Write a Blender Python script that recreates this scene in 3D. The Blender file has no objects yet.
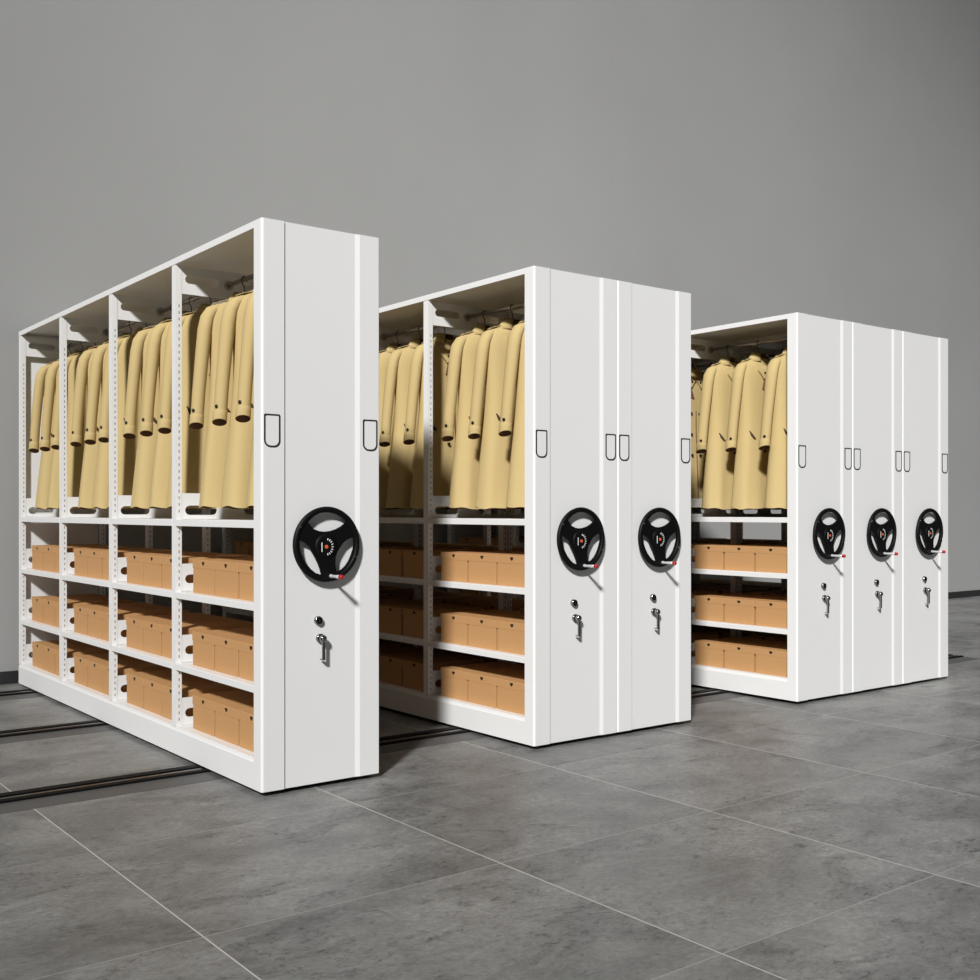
import bpy, bmesh, math, random
from mathutils import Vector, Matrix
random.seed(7)
SC = bpy.context.scene
COL = SC.collection
PI = math.pi

# ------------------------------------------------------------------ materials
def mat(name, col, rough=.5, metal=0., spec=.5, bump=None, var=None):
    m = bpy.data.materials.new(name); m.use_nodes = True
    nt = m.node_tree; b = nt.nodes['Principled BSDF']
    b.inputs['Base Color'].default_value = (*col, 1)
    b.inputs['Roughness'].default_value = rough
    b.inputs['Metallic'].default_value = metal
    b.inputs['Specular IOR Level'].default_value = spec
    if bump or var:
        tc = nt.nodes.new('ShaderNodeTexCoord')
        no = nt.nodes.new('ShaderNodeTexNoise')
        no.inputs['Scale'].default_value = (bump or var)[0]
        no.inputs['Detail'].default_value = 6
        nt.links.new(tc.outputs['Object'], no.inputs['Vector'])
        if bump:
            bp = nt.nodes.new('ShaderNodeBump'); bp.inputs['Strength'].default_value = bump[1]
            bp.inputs['Distance'].default_value = .002
            nt.links.new(no.outputs['Fac'], bp.inputs['Height']); nt.links.new(bp.outputs['Normal'], b.inputs['Normal'])
        if var:
            mp = nt.nodes.new('ShaderNodeMapRange')
            mp.inputs['From Min'].default_value = .3; mp.inputs['From Max'].default_value = .7
            mp.inputs['To Min'].default_value = 1 - var[1]; mp.inputs['To Max'].default_value = 1 + var[1]
            nt.links.new(no.outputs['Fac'], mp.inputs['Value'])
            mx = nt.nodes.new('ShaderNodeVectorMath'); mx.operation = 'SCALE'
            mx.inputs[0].default_value = col
            nt.links.new(mp.outputs['Result'], mx.inputs['Scale'])
            nt.links.new(mx.outputs['Vector'], b.inputs['Base Color'])
    return m

M = dict(
    white=mat('white_powder_coat', (.82, .82, .815), .38, spec=.35, bump=(900, .05)),
    slot=mat('dark_punched_slot', (.20, .19, .18), .7),
    groove=mat('dark_panel_groove', (.05, .05, .05), .6),
    black=mat('black_plastic', (.004, .004, .0045), .5, spec=.16),
    blackline=mat('black_frame_line', (.008, .008, .008), .5),
    chrome=mat('chrome', (.30, .30, .30), .18, metal=1.),
    alu=mat('satin_aluminium', (.72, .72, .72), .35, metal=.35),
    steel=mat('brushed_steel', (.62, .62, .62), .28, metal=1.),
    red=mat('red_cap', (.42, .010, .012), .4),
    orange=mat('orange_dot', (.75, .12, .04), .45),
    mark=mat('white_dial_mark', (.8, .8, .8), .5),
    kraft=mat('kraft_cardboard', (.52, .288, .124), .78, spec=.2, bump=(300, .12), var=(7, .045)),
    kraft_dark=mat('cut_cardboard_opening', (.012, .007, .004), .9),
    tan=mat('tan_coat_cloth', (.535, .41, .192), .82, spec=.15, bump=(700, .2), var=(5, .03)),
    tandark=mat('coat_welt_cloth', (.05, .03, .015), .9),
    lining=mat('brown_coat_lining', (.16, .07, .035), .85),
    button=mat('black_button', (.008, .007, .006), .35),
    hanger=mat('black_hanger', (.01, .01, .01), .5),
    rod=mat('hanging_rod_steel', (.45, .42, .40), .3, metal=.9),
    railblack=mat('black_rail', (.004, .004, .004), .6, spec=.12),
    railgrey=mat('grey_rail_ramp', (.085, .085, .085), .5),
    railsteel=mat('bronze_steel_inlay', (.20, .165, .145), .3, metal=1.),
    under=mat('undercarriage_shade_black', (.015, .015, .015), .8),
    skirt=mat('charcoal_skirting', (.022, .022, .024), .5),
)

def floor_material():
    m = bpy.data.materials.new('grey_stone_tile'); m.use_nodes = True
    nt = m.node_tree; N = nt.nodes; L = nt.links; b = N['Principled BSDF']
    tc = N.new('ShaderNodeTexCoord')
    sep = N.new('ShaderNodeSeparateXYZ'); L.new(tc.outputs['Object'], sep.inputs[0])
    def math_(op, a, bb=None, c=None):
        n = N.new('ShaderNodeMath'); n.operation = op
        for i, v in enumerate((a, bb, c)):
            if v is None: continue
            if hasattr(v, 'links'): L.new(v, n.inputs[i])
            else: n.inputs[i].default_value = v
        return n.outputs[0]
    u = math_('DIVIDE', math_('SUBTRACT', sep.outputs[0], -.760), 1.010)
    v = math_('DIVIDE', math_('SUBTRACT', sep.outputs[1], -.292), .916)
    fu, fv = math_('FLOOR', u), math_('FLOOR', v)
    ru = math_('FRACT', u); rv = math_('FRACT', v)
    du = math_('MULTIPLY', math_('MINIMUM', ru, math_('SUBTRACT', 1., ru)), 1.010)
    dv = math_('MULTIPLY', math_('MINIMUM', rv, math_('SUBTRACT', 1., rv)), .916)
    gu = math_('LESS_THAN', du, .0024); gv = math_('LESS_THAN', dv, .0019)
    cid = N.new('ShaderNodeCombineXYZ'); L.new(fu, cid.inputs[0]); L.new(fv, cid.inputs[1])
    wn = N.new('ShaderNodeTexWhiteNoise'); wn.noise_dimensions = '3D'; L.new(cid.outputs[0], wn.inputs['Vector'])
    off = N.new('ShaderNodeVectorMath'); off.operation = 'MULTIPLY_ADD'
    L.new(wn.outputs['Color'], off.inputs[0]); off.inputs[1].default_value = (13, 17, 9)
    L.new(tc.outputs['Object'], off.inputs[2])
    st = N.new('ShaderNodeMapping'); st.inputs['Scale'].default_value = (1., 1.5, 1); st.inputs['Rotation'].default_value = (0, 0, .3)
    L.new(off.outputs[0], st.inputs['Vector'])
    def noise(sc, det, ro=.6, dist=0.):
        n = N.new('ShaderNodeTexNoise'); n.inputs['Scale'].default_value = sc; n.inputs['Detail'].default_value = det
        n.inputs['Roughness'].default_value = ro; n.inputs['Distortion'].default_value = dist
        L.new(st.outputs[0], n.inputs['Vector']); return n.outputs['Fac']
    n1 = noise(1.5, 4, .55, .6); n2 = noise(6., 9, .72, .8); n3 = noise(42., 6, .85, .3); n4 = noise(24., 8, .85, 1.2); n5 = noise(2.3, 6, .62, 1.0)
    def rng(x, a, bb, c, d):
        n = N.new('ShaderNodeMapRange'); L.new(x, n.inputs[0])
        for i, q in enumerate((a, bb, c, d)): n.inputs[i + 1].default_value = q
        return n.outputs[0]
    val = math_('MULTIPLY', rng(n1, .38, .62, .80, 1.18), rng(n2, .38, .62, .82, 1.16))
    val = math_('MULTIPLY', val, rng(n3, .38, .62, .80, 1.20))
    # worn smudges, with fine dark pits gathered in and around them
    smudge = rng(n5, .53, .64, 0, 1)
    val = math_('MULTIPLY', val, math_('SUBTRACT', 1., math_('MULTIPLY', smudge, math_('MULTIPLY', rng(n2, .40, .58, .1, 1), .42))))
    pits = math_('MULTIPLY', rng(n4, .53, .60, 0, 1), rng(n5, .42, .60, .25, 1))
    val = math_('MULTIPLY', val, math_('SUBTRACT', 1., math_('MULTIPLY', pits, .68)))
    val = math_('MULTIPLY', val, rng(wn.outputs['Value'], 0, 1, .96, 1.04))
    base = N.new('ShaderNodeVectorMath'); base.operation = 'SCALE'
    base.inputs[0].default_value = (.214, .213, .206); L.new(val, base.inputs['Scale'])
    g1 = N.new('ShaderNodeMix'); g1.data_type = 'RGBA'
    L.new(gu, g1.inputs['Factor']); L.new(base.outputs[0], g1.inputs['A']); g1.inputs['B'].default_value = (.55, .54, .51, 1)
    g2 = N.new('ShaderNodeMix'); g2.data_type = 'RGBA'
    L.new(gv, g2.inputs['Factor']); L.new(g1.outputs['Result'], g2.inputs['A']); g2.inputs['B'].default_value = (.35, .345, .33, 1)
    L.new(g2.outputs['Result'], b.inputs['Base Color'])
    L.new(rng(n2, .3, .7, .34, .5), b.inputs['Roughness'])
    b.inputs['Specular IOR Level'].default_value = .35
    bp = N.new('ShaderNodeBump'); bp.inputs['Strength'].default_value = .25; bp.inputs['Distance'].default_value = .003
    L.new(math_('ADD', n3, math_('MULTIPLY', n4, .8)), bp.inputs['Height']); L.new(bp.outputs['Normal'], b.inputs['Normal'])
    return m

def wall_material():
    m = bpy.data.materials.new('grey_painted_wall'); m.use_nodes = True
    nt = m.node_tree; N = nt.nodes; L = nt.links; b = N['Principled BSDF']
    tc = N.new('ShaderNodeTexCoord'); no = N.new('ShaderNodeTexNoise')
    no.inputs['Scale'].default_value = .7; no.inputs['Detail'].default_value = 4
    L.new(tc.outputs['Object'], no.inputs['Vector'])
    mp = N.new('ShaderNodeMapRange'); L.new(no.outputs['Fac'], mp.inputs[0])
    mp.inputs[1].default_value = .3; mp.inputs[2].default_value = .7; mp.inputs[3].default_value = .97; mp.inputs[4].default_value = 1.03
    sc = N.new('ShaderNodeVectorMath'); sc.operation = 'SCALE'; sc.inputs[0].default_value = (.362, .362, .356)
    L.new(mp.outputs[0], sc.inputs['Scale']); L.new(sc.outputs[0], b.inputs['Base Color'])
    b.inputs['Roughness'].default_value = .7; b.inputs['Specular IOR Level'].default_value = .2
    return m

# ------------------------------------------------------------------ mesh helpers
def box(bm, x0, x1, y0, y1, z0, z1, mi=0, bev=0.):
    vs = [bm.verts.new(p) for p in ((x0,y0,z0),(x1,y0,z0),(x1,y1,z0),(x0,y1,z0),(x0,y0,z1),(x1,y0,z1),(x1,y1,z1),(x0,y1,z1))]
    fs = [bm.faces.new([vs[i] for i in q]) for q in ((3,2,1,0),(4,5,6,7),(0,1,5,4),(1,2,6,5),(2,3,7,6),(3,0,4,7))]
    for f in fs: f.material_index = mi
    if bev:
        es = list({e for f in fs for e in f.edges})
        r = bmesh.ops.bevel(bm, geom=es, offset=bev, segments=2, affect='EDGES', profile=.5)
        for f in r['faces']: f.material_index = mi

def prism(bm, pts, a, b, axis='z', mi=0, smooth=False):
    """extrude a 2-D outline: axis z -> pts are (x,y); axis y -> pts are (x,z); axis x -> pts are (y,z)"""
    def P(u, v, w):
        return (u, v, w) if axis == 'z' else ((u, w, v) if axis == 'y' else (w, u, v))
    lo = [bm.verts.new(P(u, v, a)) for u, v in pts]; hi = [bm.verts.new(P(u, v, b)) for u, v in pts]
    n = len(pts); fs = [bm.faces.new(lo), bm.faces.new(hi)]
    for i in range(n):
        f = bm.faces.new((lo[i], lo[(i+1) % n], hi[(i+1) % n], hi[i])); f.smooth = smooth; fs.append(f)
    for f in fs: f.material_index = mi
    bmesh.ops.recalc_face_normals(bm, faces=fs)

def plate_holes(bm, outer, holes, a, b, axis='y', mi=0):
    """flat plate with holes, extruded"""
    def P(u, v, w):
        return (u, v, w) if axis == 'z' else ((u, w, v) if axis == 'y' else (w, u, v))
    def flat(w):
        es = []; loops = []
        for lp in [outer] + holes:
            vs = [bm.verts.new(P(u, v, w)) for u, v in lp]
            loops.append(vs)
            for i in range(len(vs)): es.append(bm.edges.new((vs[i], vs[(i+1) % len(vs)])))
        r = bmesh.ops.triangle_fill(bm, edges=es, use_beauty=True)
        return loops, [g for g in r['geom'] if isinstance(g, bmesh.types.BMFace)]
    la, fa = flat(a); lb, fb = flat(b)
    sides = []
    for A, B in zip(la, lb):
        for i in range(len(A)):
            j = (i+1) % len(A)
            sides.append(bm.faces.new((A[i], A[j], B[j], B[i])))
    fs = fa + fb + sides
    for f in fs: f.material_index = mi
    bmesh.ops.recalc_face_normals(bm, faces=fs)

def tube(bm, pts, radii, seg=16, mi=0, cap=True, smooth=True, up=Vector((0, 1, 0))):
    """pts: centres; radii: r or (ra, rb); ra along side, rb along up-ish"""
    rings = []
    pts = [Vector(p) for p in pts]
    for i, p in enumerate(pts):
        d = (pts[min(i+1, len(pts)-1)] - pts[max(i-1, 0)]).normalized()
        s = d.cross(up)
        if s.length < 1e-4: s = d.cross(Vector((1, 0, 0)))
        s.normalize(); t = s.cross(d).normalized()
        r = radii[i] if isinstance(radii, (list, tuple)) else radii
        ra, rb = r if isinstance(r, (list, tuple)) else (r, r)
        rings.append([bm.verts.new(p + s*math.cos(2*PI*k/seg)*ra + t*math.sin(2*PI*k/seg)*rb) for k in range(seg)])
    fs = []
    for A, B in zip(rings, rings[1:]):
        for k in range(seg):
            f = bm.faces.new((A[k], A[(k+1) % seg], B[(k+1) % seg], B[k])); f.smooth = smooth; fs.append(f)
    if cap:
        fs.append(bm.faces.new(rings[0])); fs.append(bm.faces.new(rings[-1]))
    for f in fs: f.material_index = mi
    bmesh.ops.recalc_face_normals(bm, faces=fs)
    return rings

def disc(bm, c, axis, r, h, seg=20, mi=0, r2=None):
    a = Vector(axis).normalized(); c = Vector(c)
    tube(bm, [c, c + a*h*.8, c + a*h], [r, r, (r2 if r2 is not None else r*.88)], seg, mi, True, False,
         up=Vector((0, 0, 1)) if abs(a.z) < .9 else Vector((0, 1, 0)))

def thicken(bm, off):
    """give an open surface a real thickness: copy it by off(co) and close its border"""
    fs = list(bm.faces); border = [e for e in bm.edges if len(e.link_faces) == 1]
    pair = {v: bm.verts.new(off(v.co.copy())) for v in list(bm.verts)}
    for f in fs:
        g = bm.faces.new([pair[v] for v in reversed(f.verts)]); g.material_index = f.material_index; g.smooth = f.smooth
    for e in border:
        a, b = e.verts
        g = bm.faces.new((a, b, pair[b], pair[a])); g.material_index = e.link_faces[0].material_index
    bmesh.ops.recalc_face_normals(bm, faces=bm.faces)

def mesh(name, bm, mats):
    me = bpy.data.meshes.new(name); bm.to_mesh(me); bm.free()
    for m in (mats if isinstance(mats, (list, tuple)) else [mats]): me.materials.append(m)
    return me
def obj(name, me, parent=None, loc=(0, 0, 0)):
    o = bpy.data.objects.new(name, me); COL.objects.link(o); o.location = loc
    if parent: o.parent = parent
    return o
def tag(o, label=None, cat=None, group=None, kind=None):
    if label: o['label'] = label
    if cat: o['category'] = cat
    if group: o['group'] = group
    if kind: o['kind'] = kind
    return o
def copy_tree(o, parent=None):
    c = o.copy(); COL.objects.link(c)
    if parent: c.parent = parent
    for ch in list(o.children): copy_tree(ch, c)
    return c

# ------------------------------------------------------------------ dimensions (metres)
W, PITCH, L = .5476, .5505, 3.516
H, Z0 = 2.30, .02
BAY = .8605
POSTS = [.884, .884 + BAY, .884 + 2*BAY]           # near edge of each intermediate post pair
PT = .045                                          # post width
SHELF = [(1.068, 1.098), (.736, .765), (.407, .436)]
BASE = .146
BLOCKS = [(0., 1), (1.4096, 2), (3.4219, 3)]

# ------------------------------------------------------------------ the setting
bm = bmesh.new(); box(bm, -7, 16, -9, 3.72, -.12, 0)
tag(obj('floor', mesh('floor', bm, floor_material())), kind='structure', label='grey stone tiled floor with thin pale joints')
bm = bmesh.new()
# a very slightly proud panel joint runs up the wall
box(bm, -7, 5.50, 3.66, 3.80, -.1, 9); box(bm, 5.504, 16, 3.66, 3.80, -.1, 9)
tag(obj('wall_back', mesh('wall_back', bm, wall_material())), kind='structure', label='plain mid grey wall behind the shelving')
bm = bmesh.new(); box(bm, -7, 16, 3.645, 3.66, .0, .083, bev=.002)
tag(obj('baseboard_back', mesh('baseboard_back', bm, M['skirt'])), kind='structure', label='charcoal skirting board along the grey wall')

# floor rails
def make_rail(y):
    root = bpy.data.objects.new('floor_rail', None); COL.objects.link(root); root.location = (0, y, 0)
    x0, x1 = -2.6, 6.20
    bm = bmesh.new()
    prism(bm, [(-.130, 0), (-.130, .0015), (.0, .006), (.0, 0)], x0, x1, 'x')
    obj('ramp', mesh('rail_ramp', bm, M['railgrey']), root)
    bm = bmesh.new()
    box(bm, x0, x1, .0, .022, 0, .015, bev=.002); box(bm, x0, x1, .085, .135, 0, .015, bev=.002); box(bm, x0, x1, .022, .085, 0, .005)
    obj('channel', mesh('rail_channel', bm, M['railblack']), root)
    bm = bmesh.new(); box(bm, x0, x1, .046, .066, .005, .0125, bev=.002)
    obj('track', mesh('rail_track', bm, M['railsteel']), root)
    return root
for y, lab in ((.515, 'black floor rail with grey ramp nearest the camera, under the front ends of the shelving'),
               (1.83, 'black floor rail crossing under the middle of the shelving'),
               (3.13, 'black floor rail farthest back, close to the wall skirting')):
    tag(make_rail(y), lab, 'floor rail', 'floor rails the shelving runs on')

# ------------------------------------------------------------------ shelving unit
def rounded_front_profile():
    p = [(0, .07)]
    r = .011
    for k in range(7):
        a = PI + k*(PI/2)/6
        p.append((r + r*math.cos(a), r + r*math.sin(a)))
    p += [(.1000, 0), (.1000, .012), (.1042, .012), (.1042, .006)]
    p += [(.429, .006), (.4305, .006), (.4515, 0), (W - .003, 0), (W, .003), (W, .07)]
    return p

def smooth_closed(pts, it=2):
    for _ in range(it):
        q = []
        for i in range(len(pts)):
            a, b = pts[i], pts[(i+1) % len(pts)]
            q += [(a[0]*.75+b[0]*.25, a[1]*.75+b[1]*.25), (a[0]*.25+b[0]*.75, a[1]*.25+b[1]*.75)]
        pts = q
    return pts
def slot_outline(x0, x1, z0, z1, n=6):
    r = (z1 - z0)/2; zc = (z0+z1)/2; p = []
    for k in range(n+1):
        a = PI/2 + PI*k/n; p.append((x0 + r + r*math.cos(a), zc + r*math.sin(a)))
    for k in range(n+1):
        a = -PI/2 + PI*k/n; p.append((x1 - r + r*math.cos(a), zc + r*math.sin(a)))
    return p

def make_unit():
    root = bpy.data.objects.new('mobile_shelving_unit', None); COL.objects.link(root)
    wm = [M['white'], M['slot'], M['groove']]
    # front end panel
    bm = bmesh.new()
    prism(bm, rounded_front_profile(), Z0, H, 'z')
    box(bm, .1002, .1040, .0112, .0119, Z0+.002, H-.002, 2)
    ep = obj('end_panel', mesh('end_panel', bm, wm), root)
    # upright posts: pairs at front and back faces, slotted
    ys = POSTS + [L - .051]
    for i, y in enumerate(ys):
        w = PT if i < 3 else .051
        for side in (0, 1):
            bm = bmesh.new()
            x0, x1 = (0, .031) if side == 0 else (W - .031, W)
            box(bm, x0 + (.0015 if side == 0 else 0), x1 - (.0015 if side else 0), y, y + w, BASE, H - .03)
            xa = x0 + (.016 if side == 0 else .012)
            def slots(z, zb, st):
                while z < zb:
                    box(bm, xa, xa + .0045, y - .0004, y + .001, z, z + .013, 1)
                    z += st
            slots(1.13, 2.10, .0305); slots(.79, 1.05, .0305); slots(.46, .72, .0305); slots(.17, .39, .0305)
            obj('post', mesh('post', bm, wm), root)
    # partition plates between the bays (top plate, and one standing on every shelf)
    def plates(y, t):
        for (z0, z1, hz0, hz1, hx1) in ((2.140, 2.269, 2.190, 2.228, .215), (1.099, 1.219, 1.118, 1.162, .205),
                                        (.766, .893, .802, .842, .19), (.437, .564, .473, .513, .19), (.147, .274, .183, .223, .19)):
            bm = bmesh.new()
            outer = [(.031, z0), (W-.031, z0), (W-.031, z1), (.031, z1)]
            h1 = slot_outline(.048, hx1, hz0, hz1); h2 = [(W - x, z) for x, z in h1]
            plate_holes(bm, outer, [h1, h2], y, y + t, 'y')
            obj('partition_plate', mesh('partition_plate', bm, wm), root)
    for y in POSTS: plates(y + .002, .003)
    plates(L - .049, .003)
    bm = bmesh.new(); box(bm, .040, W - .040, L - .012, L - .006, Z0 + .03, H - .03)
    obj('back_end_sheet', mesh('back_end_sheet', bm, wm), root)
    # top
    bm = bmesh.new()
    box(bm, 0, .012, .07, L, 2.272, H); box(bm, W - .012, W, .07, L, 2.272, H); box(bm, .012, W - .012, .07, L, 2.290, H - .001)
    box(bm, .012, W - .012, L - .012, L, 2.272, H)
    obj('top_panel', mesh('top_panel', bm, wm), root)
    # shelves: one board per bay and level
    bays = [(.07, POSTS[0])] + [(POSTS[k] + PT, (POSTS + [L - .051])[k+1]) for k in range(3)]
    for (za, zb) in SHELF:
        for i, (ya, yb) in enumerate(bays):
            bm = bmesh.new()
            ya2 = ya if i == 0 else ya - PT + .001
            yb2 = yb
            # front and back folded lips sit between posts, board surface behind them
            prism(bm, [(.0005, zb - .002), (.0025, zb), (W - .0025, zb), (W - .0005, zb - .002), (W - .0005, za), (W - .014, za),
                       (W - .014, zb - .006), (.014, zb - .006), (.014, za), (.0005, za)], ya, yb, 'y')
            obj('shelf', mesh('shelf', bm, wm), root)
    # base
    bm = bmesh.new()
    prism(bm, [(.006, BASE), (.003, BASE - .012), (0, BASE - .018), (0, Z0), (W, Z0), (W, BASE - .018), (W - .003, BASE - .012), (W - .006, BASE)], .07, L, 'y')
    obj('base_plinth', mesh('base_plinth', bm, wm), root)
    bm = bmesh.new()
    box(bm, .03, W - .03, .035, L - .03, .0165, Z0)  # added slab, black to paint the shade in the gap below the plinth
    uc = obj('undercarriage_shade', mesh('undercarriage_shade', bm, M['under']), root)
    for y in (.515, 1.83, 3.13):
        for x in (.12, W - .12):
            bm = bmesh.new(); disc(bm, (x, y + .043, .0325), (0, 1, 0), .020, .024, 16)
            obj('roller', mesh('roller', bm, M['steel']), root)
    # hanging rods, one per bay
    for (ya, yb) in bays:
        bm = bmesh.new()
        tube(bm, [(.262, ya - .004 if ya > .1 else ya, 2.205), (.262, yb + .002, 2.205)], .011, 14)
        for y, s in ((yb, -1), (ya, 1)):
            disc(bm, (.262, y + (.001 if s < 0 else 0), 2.205), (0, s, 0), .022, .012, 16)
        obj('hanging_rod', mesh('hanging_rod', bm, M['rod']), root)
    # the two outlined label holders on the end panel
    for xa in (.010, .466):
        def uo(ins):
            x0, x1, z0, z1, r = xa + ins, xa + .070 - ins, 1.392 + ins, 1.523 - ins, .026 - ins*.7
            p = [(x0 + .004, z1), (x0, z1 - .004)]
            for k in range(7):
                a = PI + k*PI/12; p.append((x0 + r + r*math.cos(a), z0 + r + r*math.sin(a)))
            for k in range(7):
                a = 1.5*PI + k*PI/12; p.append((x1 - r + r*math.cos(a), z0 + r + r*math.sin(a)))
            p += [(x1, z1 - .004), (x1 - .004, z1)]
            return p
        bm = bmesh.new(); prism(bm, uo(.003), -.0012, .0005, 'y')
        h = obj('label_holder', mesh('label_holder', bm, M['white']), root)
        bm = bmesh.new(); plate_holes(bm, uo(0), [uo(.0052)], -.003, .0003, 'y')
        obj('holder_frame', mesh('holder_frame', bm, M['blackline']), h)['label'] = 'black outline of the label holder'
    # hand wheel
    X, Z, Y = .2815, 1.0, -.0225
    R = .155
    hub = bpy.data.objects.new('hand_wheel', None)
    outer = [(math.cos(2*PI*k/64)*.93, math.sin(2*PI*k/64)*.93) for k in range(64)]
    top = [(-.576,.591),(-.50,.50),(-.41,.41),(-.25,.352),(-.07,.333),(.11,.352),(.277,.398),(.43,.47),(.571,.57),(.46,.70),(.277,.806),(.14,.846),(0,.856),(-.18,.83),(-.36,.763),(-.48,.68)]
    lef = [(-.826,.118),(-.72,.09),(-.605,.02),(-.51,-.08),(-.434,-.215),(-.34,-.36),(-.26,-.516),(-.20,-.66),(-.164,-.806),(-.36,-.742),(-.49,-.64),(-.605,-.516),(-.70,-.37),(-.777,-.215),(-.81,-.06)]
    rig = [(.816,.17),(.70,.15),(.60,.107),(.47,.02),(.375,-.107),(.30,-.22),(.252,-.344),(.24,-.49),(.25,-.62),(.29,-.753),(.45,-.68),(.57,-.58),(.67,-.45),(.743,-.30),(.80,-.15),(.828,-.04)]
    def sc(lp): return [(X + u*R, Z + v*R) for u, v in lp]
    bm = bmesh.new(); plate_holes(bm, sc(outer), [sc(top), sc(lef), sc(rig)], Y - .004, Y + .007, 'y')
    spk = obj('hand_wheel', mesh('hand_wheel_spokes', bm, M['black']), root)
    spk['label'] = 'black three spoke hand wheel'
    bm = bmesh.new()
    ring = []
    NR, MR = 72, 12
    for k in range(NR):
        a = 2*PI*k/NR; c, s = math.cos(a), math.sin(a)
        ring.append([bm.verts.new((X + c*(R - .0125 + .0125*math.cos(t)), Y + .0015 + .0115*math.sin(t), Z + s*(R - .0125 + .0125*math.cos(t)))) for t in [2*PI*j/MR for j in range(MR)]])
    for k in range(NR):
        A, B = ring[k], ring[(k+1) % NR]
        for j in range(MR):
            f = bm.faces.new((A[j], A[(j+1) % MR], B[(j+1) % MR], B[j])); f.smooth = True
    bmesh.ops.recalc_face_normals(bm, faces=bm.faces)
    obj('rim', mesh('wheel_rim', bm, M['black']), spk)
    bm = bmesh.new()
    hX, hZ = X - .006, Z - .007
    tube(bm, [(X, .008, Z), (X, Y + .006, Z)], .028, 24, up=Vector((0, 0, 1)))
    tube(bm, [(hX, Y, hZ), (hX, Y - .005, hZ), (hX, Y - .008, hZ), (hX, Y - .009, hZ)], [.052, .050, .045, .038], 32, up=Vector((0, 0, 1)))
    obj('hub', mesh('wheel_hub', bm, M['black']), spk)
    bm = bmesh.new()
    yd = Y - .0100
    xc, zc = X - .006, Z - .010
    box(bm, xc - .0245, xc - .0205, yd, Y - .007, zc - .020, zc + .018, 0)
    for k in range(9):
        a = math.radians(-80 + 160*k/8)
        cx, cz = xc + math.cos(a)*.027, zc + math.sin(a)*.031
        bm2 = [(-.0042, -.0019), (.0042, -.0019), (.0042, .0019), (-.0042, .0019)]
        prism(bm, [(cx + u*math.cos(a) - v*math.sin(a), cz + u*math.sin(a) + v*math.cos(a)) for u, v in bm2], yd, Y - .007, 'y', 0)
    disc(bm, (xc - .001, Y - .008, zc), (0, -1, 0), .0078, .0035, 16, 1)
    obj('dial', mesh('wheel_dial', bm, [M['mark'], M['orange']]), spk)['label'] = 'white dial marks around an orange dot'
    # two small bright screws on the rim
    for a in (150, -22):
        bm = bmesh.new(); c = math.cos(math.radians(a))*(R - .011); s = math.sin(math.radians(a))*(R - .011)
        disc(bm, (X + c, Y - .0085, Z + s), (0, -1, 0), .0028, .0026, 10)
        obj('screw', mesh('wheel_screw', bm, M['steel']), spk)
    # winding handle
    hx, hz = X + .016, .869
    bm = bmesh.new()
    tube(bm, [(hx, Y, hz), (hx, Y - .008, hz), (hx, Y - .02, hz), (hx, Y - .055, hz), (hx, Y - .082, hz)], [.0085, .0085, .0058, .0072, .0080], 16, up=Vector((0, 0, 1)))
    hd = obj('winding_handle', mesh('winding_handle', bm, M['alu']), spk); hd['label'] = 'silver winding handle with a red tip'
    bm = bmesh.new()
    tube(bm, [(hx, Y - .080, hz), (hx, Y - .094, hz), (hx, Y - .098, hz)], [.0098, .0098, .006], 16, up=Vector((0, 0, 1)))
    obj('handle_tip', mesh('handle_tip', bm, M['red']), hd)['label'] = 'red handle tip'
    # lock and latch
    bm = bmesh.new()
    lx, lz = .254, .688
    tube(bm, [(lx, .008, lz), (lx, -.001, lz), (lx, -.010, lz)], [.018, .018, .016], 20, 0, up=Vector((0, 0, 1)))
    tube(bm, [(lx, -.0098, lz), (lx, -.0108, lz)], [.0125, .0125], 20, 1, up=Vector((0, 0, 1)))
    box(bm, lx - .0015, lx + .0015, -.0116, -.0106, lz - .007, lz + .007, 0)
    obj('key_lock', mesh('key_lock', bm, [M['chrome'], M['black']]), root)
    bm = bmesh.new()
    kx, kz = .264, .614
    tube(bm, [(kx, .008, kz), (kx, -.004, kz), (kx, -.006, kz)], [.019, .019, .015], 20, up=Vector((0, 0, 1)))
    bmesh.ops.create_uvsphere(bm, u_segments=16, v_segments=10, radius=.0165, matrix=Matrix.Translation((kx, -.022, kz)))
    for f in bm.faces: f.smooth = len(f.verts) <= 4 and f.calc_area() < 3e-5
    lt = obj('latch', mesh('latch', bm, M['chrome']), root); lt['label'] = 'chrome latch with a hanging lever'
    bm = bmesh.new()
    prism(bm, [(kx - .006, kz - .008), (kx + .006, kz - .008), (kx + .0065, kz - .084), (kx - .0065, kz - .084)], -.029, -.023, 'y')
    box(bm, kx - .0065, kx + .0065, -.029, -.006, kz - .088, kz - .082, 0, .0015)
    obj('lever', mesh('latch_lever', bm, M['chrome']), lt)
    return root

unit0 = make_unit()
NAMES = {(0, 0): 'white mobile shelving unit standing alone at left, four bays of coats and boxes',
         (1, 0): 'white mobile shelving unit, left one of the middle pair, its open side facing left',
         (1, 1): 'white mobile shelving unit, right one of the middle pair, only its end panel showing',
         (2, 0): 'white mobile shelving unit, leftmost of the right-hand three, coats showing in its open side',
         (2, 1): 'white mobile shelving unit in the centre of the right-hand three',
         (2, 2): 'white mobile shelving unit, rightmost of the right-hand three, at the outer right end'}
UNITS = []
for b, (bx, n) in enumerate(BLOCKS):
    for k in range(n):
        o = unit0 if (b, k) == (0, 0) else copy_tree(unit0)
        o.location = (bx + k*PITCH, 0, 0)
        tag(o, NAMES[(b, k)], 'shelving unit', 'mobile shelving units on the floor rails')
        UNITS.append((b, k, bx + k*PITCH))

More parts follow.
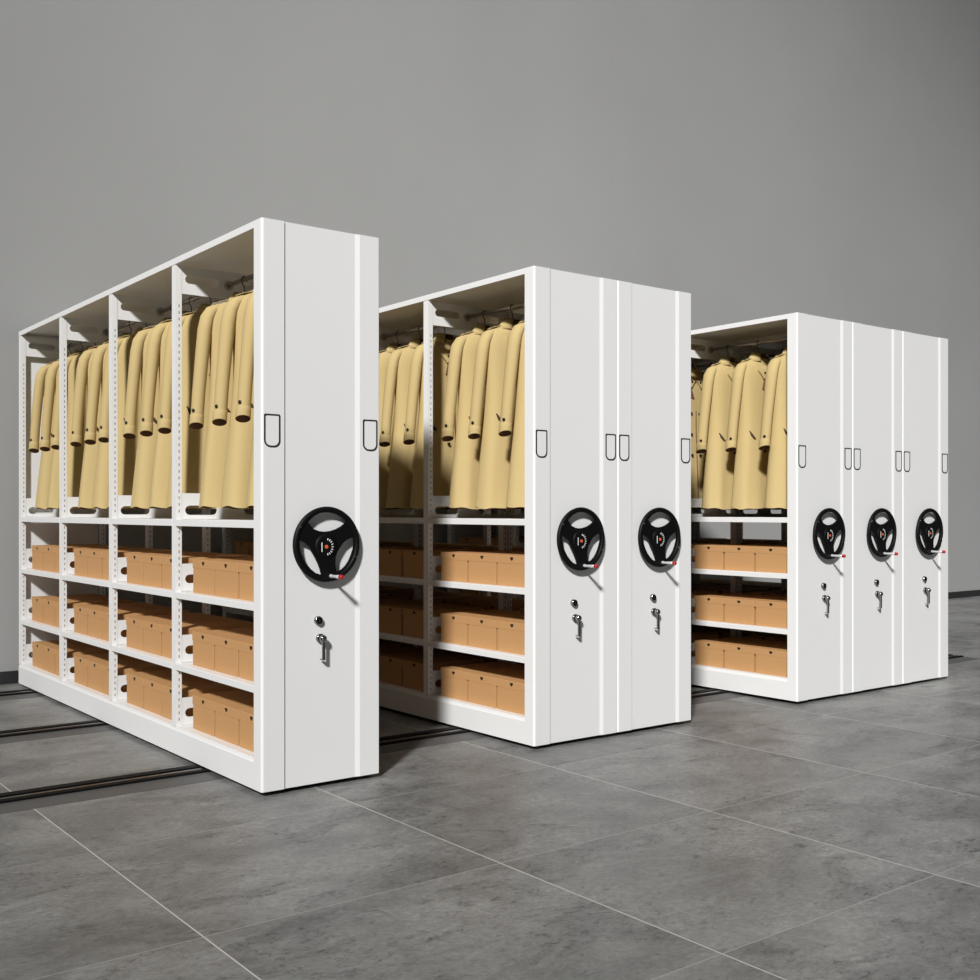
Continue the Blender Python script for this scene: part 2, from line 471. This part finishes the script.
# ------------------------------------------------------------------ storage box
def make_box():
    root = bpy.data.objects.new('storage_box', None); COL.objects.link(root)
    BH, LZ, D, w = .152, .040, .40, .2395
    bm = bmesh.new()
    box(bm, .0004, D - .0012, -w/2 + .0060, w/2 - .0060, 0, BH - LZ, bev=.0012)
    obj('box_body', mesh('box_body', bm, M['kraft']), root)
    bm = bmesh.new()
    box(bm, -.0002, D, -w/2, w/2, BH - LZ, BH, 0, bev=.0016)
    # finger notch, a rounded down-pointing opening in the front of the lid
    p = [(-.0125, BH - .010), (-.0115, BH - .016), (-.005, BH - .0235), (0, BH - .026), (.005, BH - .0235), (.0115, BH - .016), (.0125, BH - .010), (.007, BH - .0085), (-.007, BH - .0085)]
    prism(bm, p, -.0012, .0003, 'x', 1)
    obj('box_lid', mesh('box_lid', bm, [M['kraft'], M['kraft_dark']]), root)
    return root

# ------------------------------------------------------------------ coat
def make_coat(seed, cuff_dy, detail=True):
    rnd = random.Random(seed)
    root = bpy.data.objects.new('trench_coat', None); COL.objects.link(root)
    NS = 56
    # (z, half width x, half depth y, fold strength)
    lev = [(0.0, .228, .092, 1.), (.03, .226, .091, 1.), (.12, .217, .087, .95), (.24, .204, .081, .8), (.36, .190, .076, .6), (.46, .180, .071, .4), (.55, .174, .068, .25),
           (.65, .174, .068, .2), (.75, .178, .070, .2), (.81, .184, .070, .12), (.850, .188, .066, .06), (.880, .187, .057, .03), (.900, .182, .045, 0.), (.912, .174, .031, 0.), (.917, .160, .015, 0.)]
    ph = [rnd.uniform(0, 6.28) for _ in range(4)]
    bm = bmesh.new(); rings = []
    for (z, a, b, f) in lev:
        r = []
        for k in range(NS):
            th = 2*PI*k/NS; c, s = math.cos(th), math.sin(th)
            x = a*math.copysign(abs(c)**.75, c); y = b*math.copysign(abs(s)**.8, s)
            fold = 1 + f*(.055*math.sin(5*th + ph[0] + 1.2*z) + .035*math.sin(9*th + ph[1] - 2*z) + .03*math.sin(3*th + ph[2]))
            y *= fold; x *= 1 + f*.02*math.sin(5*th + ph[3])
            t = max(0, (z - .76)/.155)
            zz = z + .040*t - .045*t*max(0, (abs(x) - .05)/.12)
            if z < .01: zz += .004*math.sin(3*th + ph[1]) + .003*math.sin(7*th + ph[0])
            r.append(bm.verts.new((x, y, zz)))
        rings.append(r)
    fs = []
    for i, (A, B) in enumerate(zip(rings, rings[1:])):
        for k in range(NS):
            f = bm.faces.new((A[k], A[(k+1) % NS], B[(k+1) % NS], B[k])); f.smooth = True
    f = bm.faces.new(rings[-1])
    # dark inside of the skirt, set a little above the hem
    low = [bm.verts.new((v.co.x*.97, v.co.y*.95, .035)) for v in rings[0]]
    rim_ = [bm.verts.new(v.co*1.) for v in rings[0]]
    for k in range(NS):
        f = bm.faces.new((rim_[(k+1) % NS], rim_[k], low[k], low[(k+1) % NS])); f.material_index = 1
    f = bm.faces.new(low[::-1]); f.material_index = 1
    bmesh.ops.recalc_face_normals(bm, faces=bm.faces)
    obj('coat_body', mesh('coat_body', bm, [M['tan'], M['lining']]), root)
    # sleeves
    for s in (-1, 1):
        bm = bmesh.new()
        dy = cuff_dy
        P = [(s*.055, 0, .930), (s*.10, 0, .918), (s*.142, 0, .904), (s*.172, 0, .884), (s*.190, .002, .855), (s*.202, .004, .80), (s*.211, .004 + dy*.2, .70),
             (s*.218, .004 + dy*.45, .60), (s*.2245, .002 + dy*.7, .51), (s*.228, dy*.9, .435), (s*.2295, dy, .412)]
        Rr = [(.010, .016), (.015, .020), (.022, .028), (.029, .037), (.031, .040), (.031, .038), (.030, .036), (.029, .034), (.0285, .0335), (.028, .033), (.028, .033)]
        rg = tube(bm, P, Rr, 24, 0, cap=False)
        bmesh.ops.recalc_face_normals(bm, faces=bm.faces)
        sl = obj('sleeve', mesh('sleeve', bm, [M['tan'], M['lining']]), root)
        bm = bmesh.new()
        prof = [(.421, .0285, .0335, 0), (.418, .0300, .0352, 0), (.392, .0306, .0358, 0), (.370, .0308, .0360, 0), (.368, .0300, .0352, 0), (.369, .0285, .0337, 1), (.392, .0275, .0327, 1)]
        rgs = []
        for (z, ra, rb, mi) in prof:
            cx, cy = s*(.2295 + (.418 - z)*.04), dy + (.418 - z)*.05
            rgs.append([bm.verts.new((cx + math.cos(2*PI*k/24)*ra, cy + math.sin(2*PI*k/24)*rb, z - (math.sin(2*PI*k/24)*rb*.32 + math.cos(2*PI*k/24)*ra*.22)*max(0, min(1, (.418 - z)/.04)))) for k in range(24)])
        for (A, B, q) in zip(rgs, rgs[1:], prof[1:]):
            for k in range(24):
                f = bm.faces.new((A[k], A[(k+1) % 24], B[(k+1) % 24], B[k])); f.smooth = q[0] > .37; f.material_index = q[3]
        f = bm.faces.new(rgs[-1]); f.material_index = 1
        bmesh.ops.recalc_face_normals(bm, faces=bm.faces)
        obj('cuff', mesh('cuff', bm, [M['tan'], M['lining']]), sl)
        if detail:
            for yy in ((-.016,) if s < 0 else (-.016,)):
                bm = bmesh.new()
                disc(bm, (s*(.2285 + .0245), dy + yy, .435), (s, -.2, 0), .0085, .0045, 14)
                obj('button', mesh('cuff_button', bm, M['button']), sl)
        # epaulette with its button
        if detail:
            bm = bmesh.new()
            q = []
            tube(bm, [(s*.085, -.004, .9480), (s*.11, -.004, .9410), (s*.142, -.004, .9330), (s*.168, -.004, .921)], [(.002, .013), (.0025, .014), (.0025, .015), (.002, .013)], 12)
            ob = obj('epaulette', mesh('epaulette', bm, M['tan']), root)
            bm = bmesh.new(); disc(bm, (s*.150, -.008, .929), (s*.2, -.1, 1), .0085, .0085, 12)
            obj('button', mesh('epaulette_button', bm, M['button']), ob)
    # collar: a folded band round the neck, open at the front
    bm = bmesh.new()
    NC = 22; A = []; B = []; C = []
    for k in range(NC + 1):
        th = math.radians(-60 + 300*k/NC)    # from front right around the back to front left
        c, s = math.cos(th), math.sin(th)
        back = (s + 1)/2
        A.append((c*.060, s*.036 - .002, .940)); B.append((c*.058, s*.036 - .002, .980 + .018*back)); C.append((c*.112, s*.060 - .010, .926 + .002*back))
    va = [bm.verts.new(p) for p in A]; vb = [bm.verts.new(p) for p in B]; vc = [bm.verts.new(p) for p in C]
    for k in range(NC):
        for (p, q, mi) in ((va, vb, 1), (vb, vc, 0)):
            f = bm.faces.new((p[k], p[k+1], q[k+1], q[k])); f.smooth = True; f.material_index = mi
    thicken(bm, lambda c: Vector((c.x*.95, c.y*.92, c.z - .001)))
    obj('collar', mesh('collar', bm, [M['tan'], M['lining']]), root)
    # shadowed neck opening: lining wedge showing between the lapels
    def yfront(x, z):
        # front surface of the body at x, z
        for i in range(len(lev) - 1):
            if lev[i][0] <= z <= lev[i+1][0]:
                t = (z - lev[i][0])/(lev[i+1][0] - lev[i][0])
                a = lev[i][1]*(1-t) + lev[i+1][1]*t; b = lev[i][2]*(1-t) + lev[i+1][2]*t; break
        else: a, b = lev[-1][1:3]
        c = min(1, abs(x)/a)**(1/.75)
        return -b*(max(0, 1 - c*c)**.5)**.8*1.03
    def patch(pts, name, m, th, lift, parent=root, sub=4):
        """a thick flat piece of cloth lying on the front of the coat; pts are (x, z)"""
        bm = bmesh.new()
        vs = [bm.verts.new((x, yfront(x, z) - lift, z)) for x, z in pts]
        f = bm.faces.new(vs)
        bmesh.ops.triangulate(bm, faces=[f])
        bmesh.ops.subdivide_edges(bm, edges=list(bm.edges), cuts=sub, use_grid_fill=True)
        for v in bm.verts: v.co.y = yfront(v.co.x, v.co.z) - lift
        thicken(bm, lambda c: c + Vector((0, th + .004, 0)))
        return obj(name, mesh(name, bm, m), parent)
    if detail:
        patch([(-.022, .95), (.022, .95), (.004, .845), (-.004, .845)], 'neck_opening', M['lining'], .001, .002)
        patch([(-.040, .808), (-.056, .748), (-.012, .738)], 'lapel_triangle', M['lining'], .001, .003)  # dark brown triangle on the front, just below one lapel
        for s in (-1, 1):
            patch([(s*.010, .90), (s*.040, .945), (s*.098, .925), (s*.092, .862), (s*.050, .812), (s*.008, .862)], 'lapel', M['tan'], .009, .013)
            # slanted pocket welt
            patch([(s*.150, .485), (s*.1535, .484), (s*.144, .452), (s*.128, .434), (s*.112, .432), (s*.112, .4355), (s*.126, .438), (s*.140, .455)], 'pocket_edge', M['tandark'], .001, .002, sub=2)
            for z in (.85, .64, .50, .36):
                bm = bmesh.new(); x = s*.040
                disc(bm, (x, yfront(x, z) + .001, z), (0, -1, 0), .0085, .009 if z < .7 else .016, 14)
                obj('button', mesh('front_button', bm, M['button']), root)
            if s > 0:
                patch([(.006, .66), (.009, .66), (.009, .01), (.006, .01)], 'front_edge', M['lining'], .001, .003, sub=10)
    return root

def make_hanger():
    bm = bmesh.new()
    pts = []
    # hook over the rod, neck, then shoulder bar
    hz = 0.0
    for k in range(9):
        a = math.radians(-40 + 220*k/8)
        pts.append((.0145*math.cos(a), 0, .0145*math.sin(a)))
    pts += [(-.012, 0, -.02), (-.002, 0, -.035), (0, 0, -.095)]
    tube(bm, pts, .0024, 8)
    tube(bm, [(-.135, 0, -.150), (-.08, 0, -.128), (-.03, 0, -.105), (0, 0, -.097), (.03, 0, -.105), (.08, 0, -.128), (.135, 0, -.150)], [.004, .005, .006, .006, .006, .005, .004], 8)
    return obj('coat_hanger', mesh('coat_hanger', bm, M['hanger']))

HIDDEN = set()      # hangers in the inner units that the photograph shows nothing of
for kind_, b_, k_, codes_ in (
        ('hanger', 1, 1, '00 01 02 10 11 12 20 21 22 30 31 32'),
        ('hanger', 2, 1, '00 01 10 12 20 21 22 30 31 32'),
        ('hanger', 2, 2, '00 01 02 10 11 12 20 21 22 30 31 32'),
        ):
    for c_ in codes_.split(): HIDDEN.add((kind_, b_, k_) + tuple(int(q) for q in c_))

BLK = ['left block', 'middle block', 'right block']
UNI = {(0, 0): 'lone left unit', (1, 0): 'left of middle two units', (1, 1): 'right of middle two units',
       (2, 0): 'first of right three units', (2, 1): 'second of right three units', (2, 2): 'third of right three units'}
BAYN = ['nearest bay', 'second bay', 'third bay', 'farthest bay']
LVL = ['on top box shelf', 'on middle box shelf', 'in bottom box row']
SPOT = ['frontmost', 'middle', 'rearmost']

box0 = make_box(); first = True
for (b, k, ux) in UNITS:
    for j in range(4):
        y0 = .068 + BAY*j + (0 if j == 0 else .0)
        for lv, zs in enumerate((SHELF[1][1], SHELF[2][1], BASE)):
            for i, yc in enumerate((.188, .432, .6755)):
                key = ('box', b, k, j, lv, i)
                if key in HIDDEN: continue
                o = box0 if first else copy_tree(box0); first = False
                r = random.Random(b*7919 + k*1009 + j*101 + lv*11 + i)
                o.location = (ux + .045 + r.uniform(-.0015, .0015), yc + BAY*j + (0 if b == 0 else .036) + r.uniform(-.0008, .0008), zs)
                tag(o, '%s kraft box %s, %s, %s' % (SPOT[i], LVL[lv], BAYN[j], UNI[(b, k)]), 'box', 'kraft storage boxes on the shelves')
                o['key'] = repr(key)

SY = {0: (.222, .464, .704), 1: (.232, .482, .722), 2: (.238, .490, .732)}
coat_protos = {}
hang0 = None
for (b, k, ux) in UNITS:
    for j in range(4):
        for i in range(3):
            key = ('coat', b, k, j, i)
            if key in HIDDEN: continue
            var = (0 if b == 0 else 1, (i + j) % 2)
            if var not in coat_protos:
                coat_protos[var] = make_coat(11 + var[0]*3 + var[1], .025 if b == 0 else .032); o = coat_protos[var]
            else: o = copy_tree(coat_protos[var])
            r = random.Random(1000*b + 100*k + 10*j + i)
            y = SY[b][i] + BAY*j + r.uniform(-.006, .006)
            o.location = (ux + .270, y, 1.152); o.rotation_euler = (0, 0, r.uniform(-.02, .02))
            tag(o, '%s tan trench coat, %s, %s' % (SPOT[i], BAYN[j], UNI[(b, k)]), 'coat', 'tan coats hanging in the shelving')
            o['key'] = repr(key)
            key = ('hanger',) + key[1:]
            if key in HIDDEN: continue
            if hang0 is None: hang0 = make_hanger(); h = hang0
            else: h = hang0.copy(); COL.objects.link(h)
            h.location = (ux + .262, y, 2.2045); h.rotation_euler = (0, 0, 0)
            tag(h, 'black hanger of %s tan coat, %s, %s' % (SPOT[i], BAYN[j], UNI[(b, k)]), 'hanger', 'black coat hangers on the rods')
            h['key'] = repr(key)
for o in bpy.data.objects:
    if 'key' in o.keys() and not globals().get('KEEP_KEYS'): del o['key']

# ------------------------------------------------------------------ light
def look(o, frm, to):
    o.location = frm
    o.rotation_euler = (Vector(to) - Vector(frm)).to_track_quat('-Z', 'Y').to_euler()
ld = bpy.data.lights.new('studio_lamp', 'SPOT')
D = Vector((1., .785, -.78)).normalized()
tgt = Vector((7.0, 2.0, 1.0)); DIST = 90
ld.energy = 455000; ld.color = (1., .99, .975); ld.shadow_soft_size = 3.9
ld.spot_size = math.radians(15.2); ld.spot_blend = 1.
lo = bpy.data.objects.new('studio_lamp', ld); COL.objects.link(lo); look(lo, tgt - D*DIST, tgt)

w = bpy.data.worlds.new('World'); SC.world = w; w.use_nodes = True
w.node_tree.nodes['Background'].inputs['Color'].default_value = (.95, .97, 1., 1)
w.node_tree.nodes['Background'].inputs['Strength'].default_value = .06

# ------------------------------------------------------------------ camera
cd = bpy.data.cameras.new('camera'); cam = bpy.data.objects.new('camera', cd); COL.objects.link(cam)
cam.location = (-1.9546, -3.9918, 1.1362)
cam.rotation_euler = (PI/2, 0, -.65478)
cd.sensor_width = 36; cd.sensor_fit = 'HORIZONTAL'; cd.lens = 1100.35/980*36
cd.shift_x = (490 - 484)/980; cd.shift_y = (484 + 27.06 - 490)/980
SC.camera = cam

vs = SC.view_settings
vs.view_transform = 'Standard'; vs.look = 'None'; vs.gamma = 1; vs.use_curve_mapping = False
vs.exposure = 0.
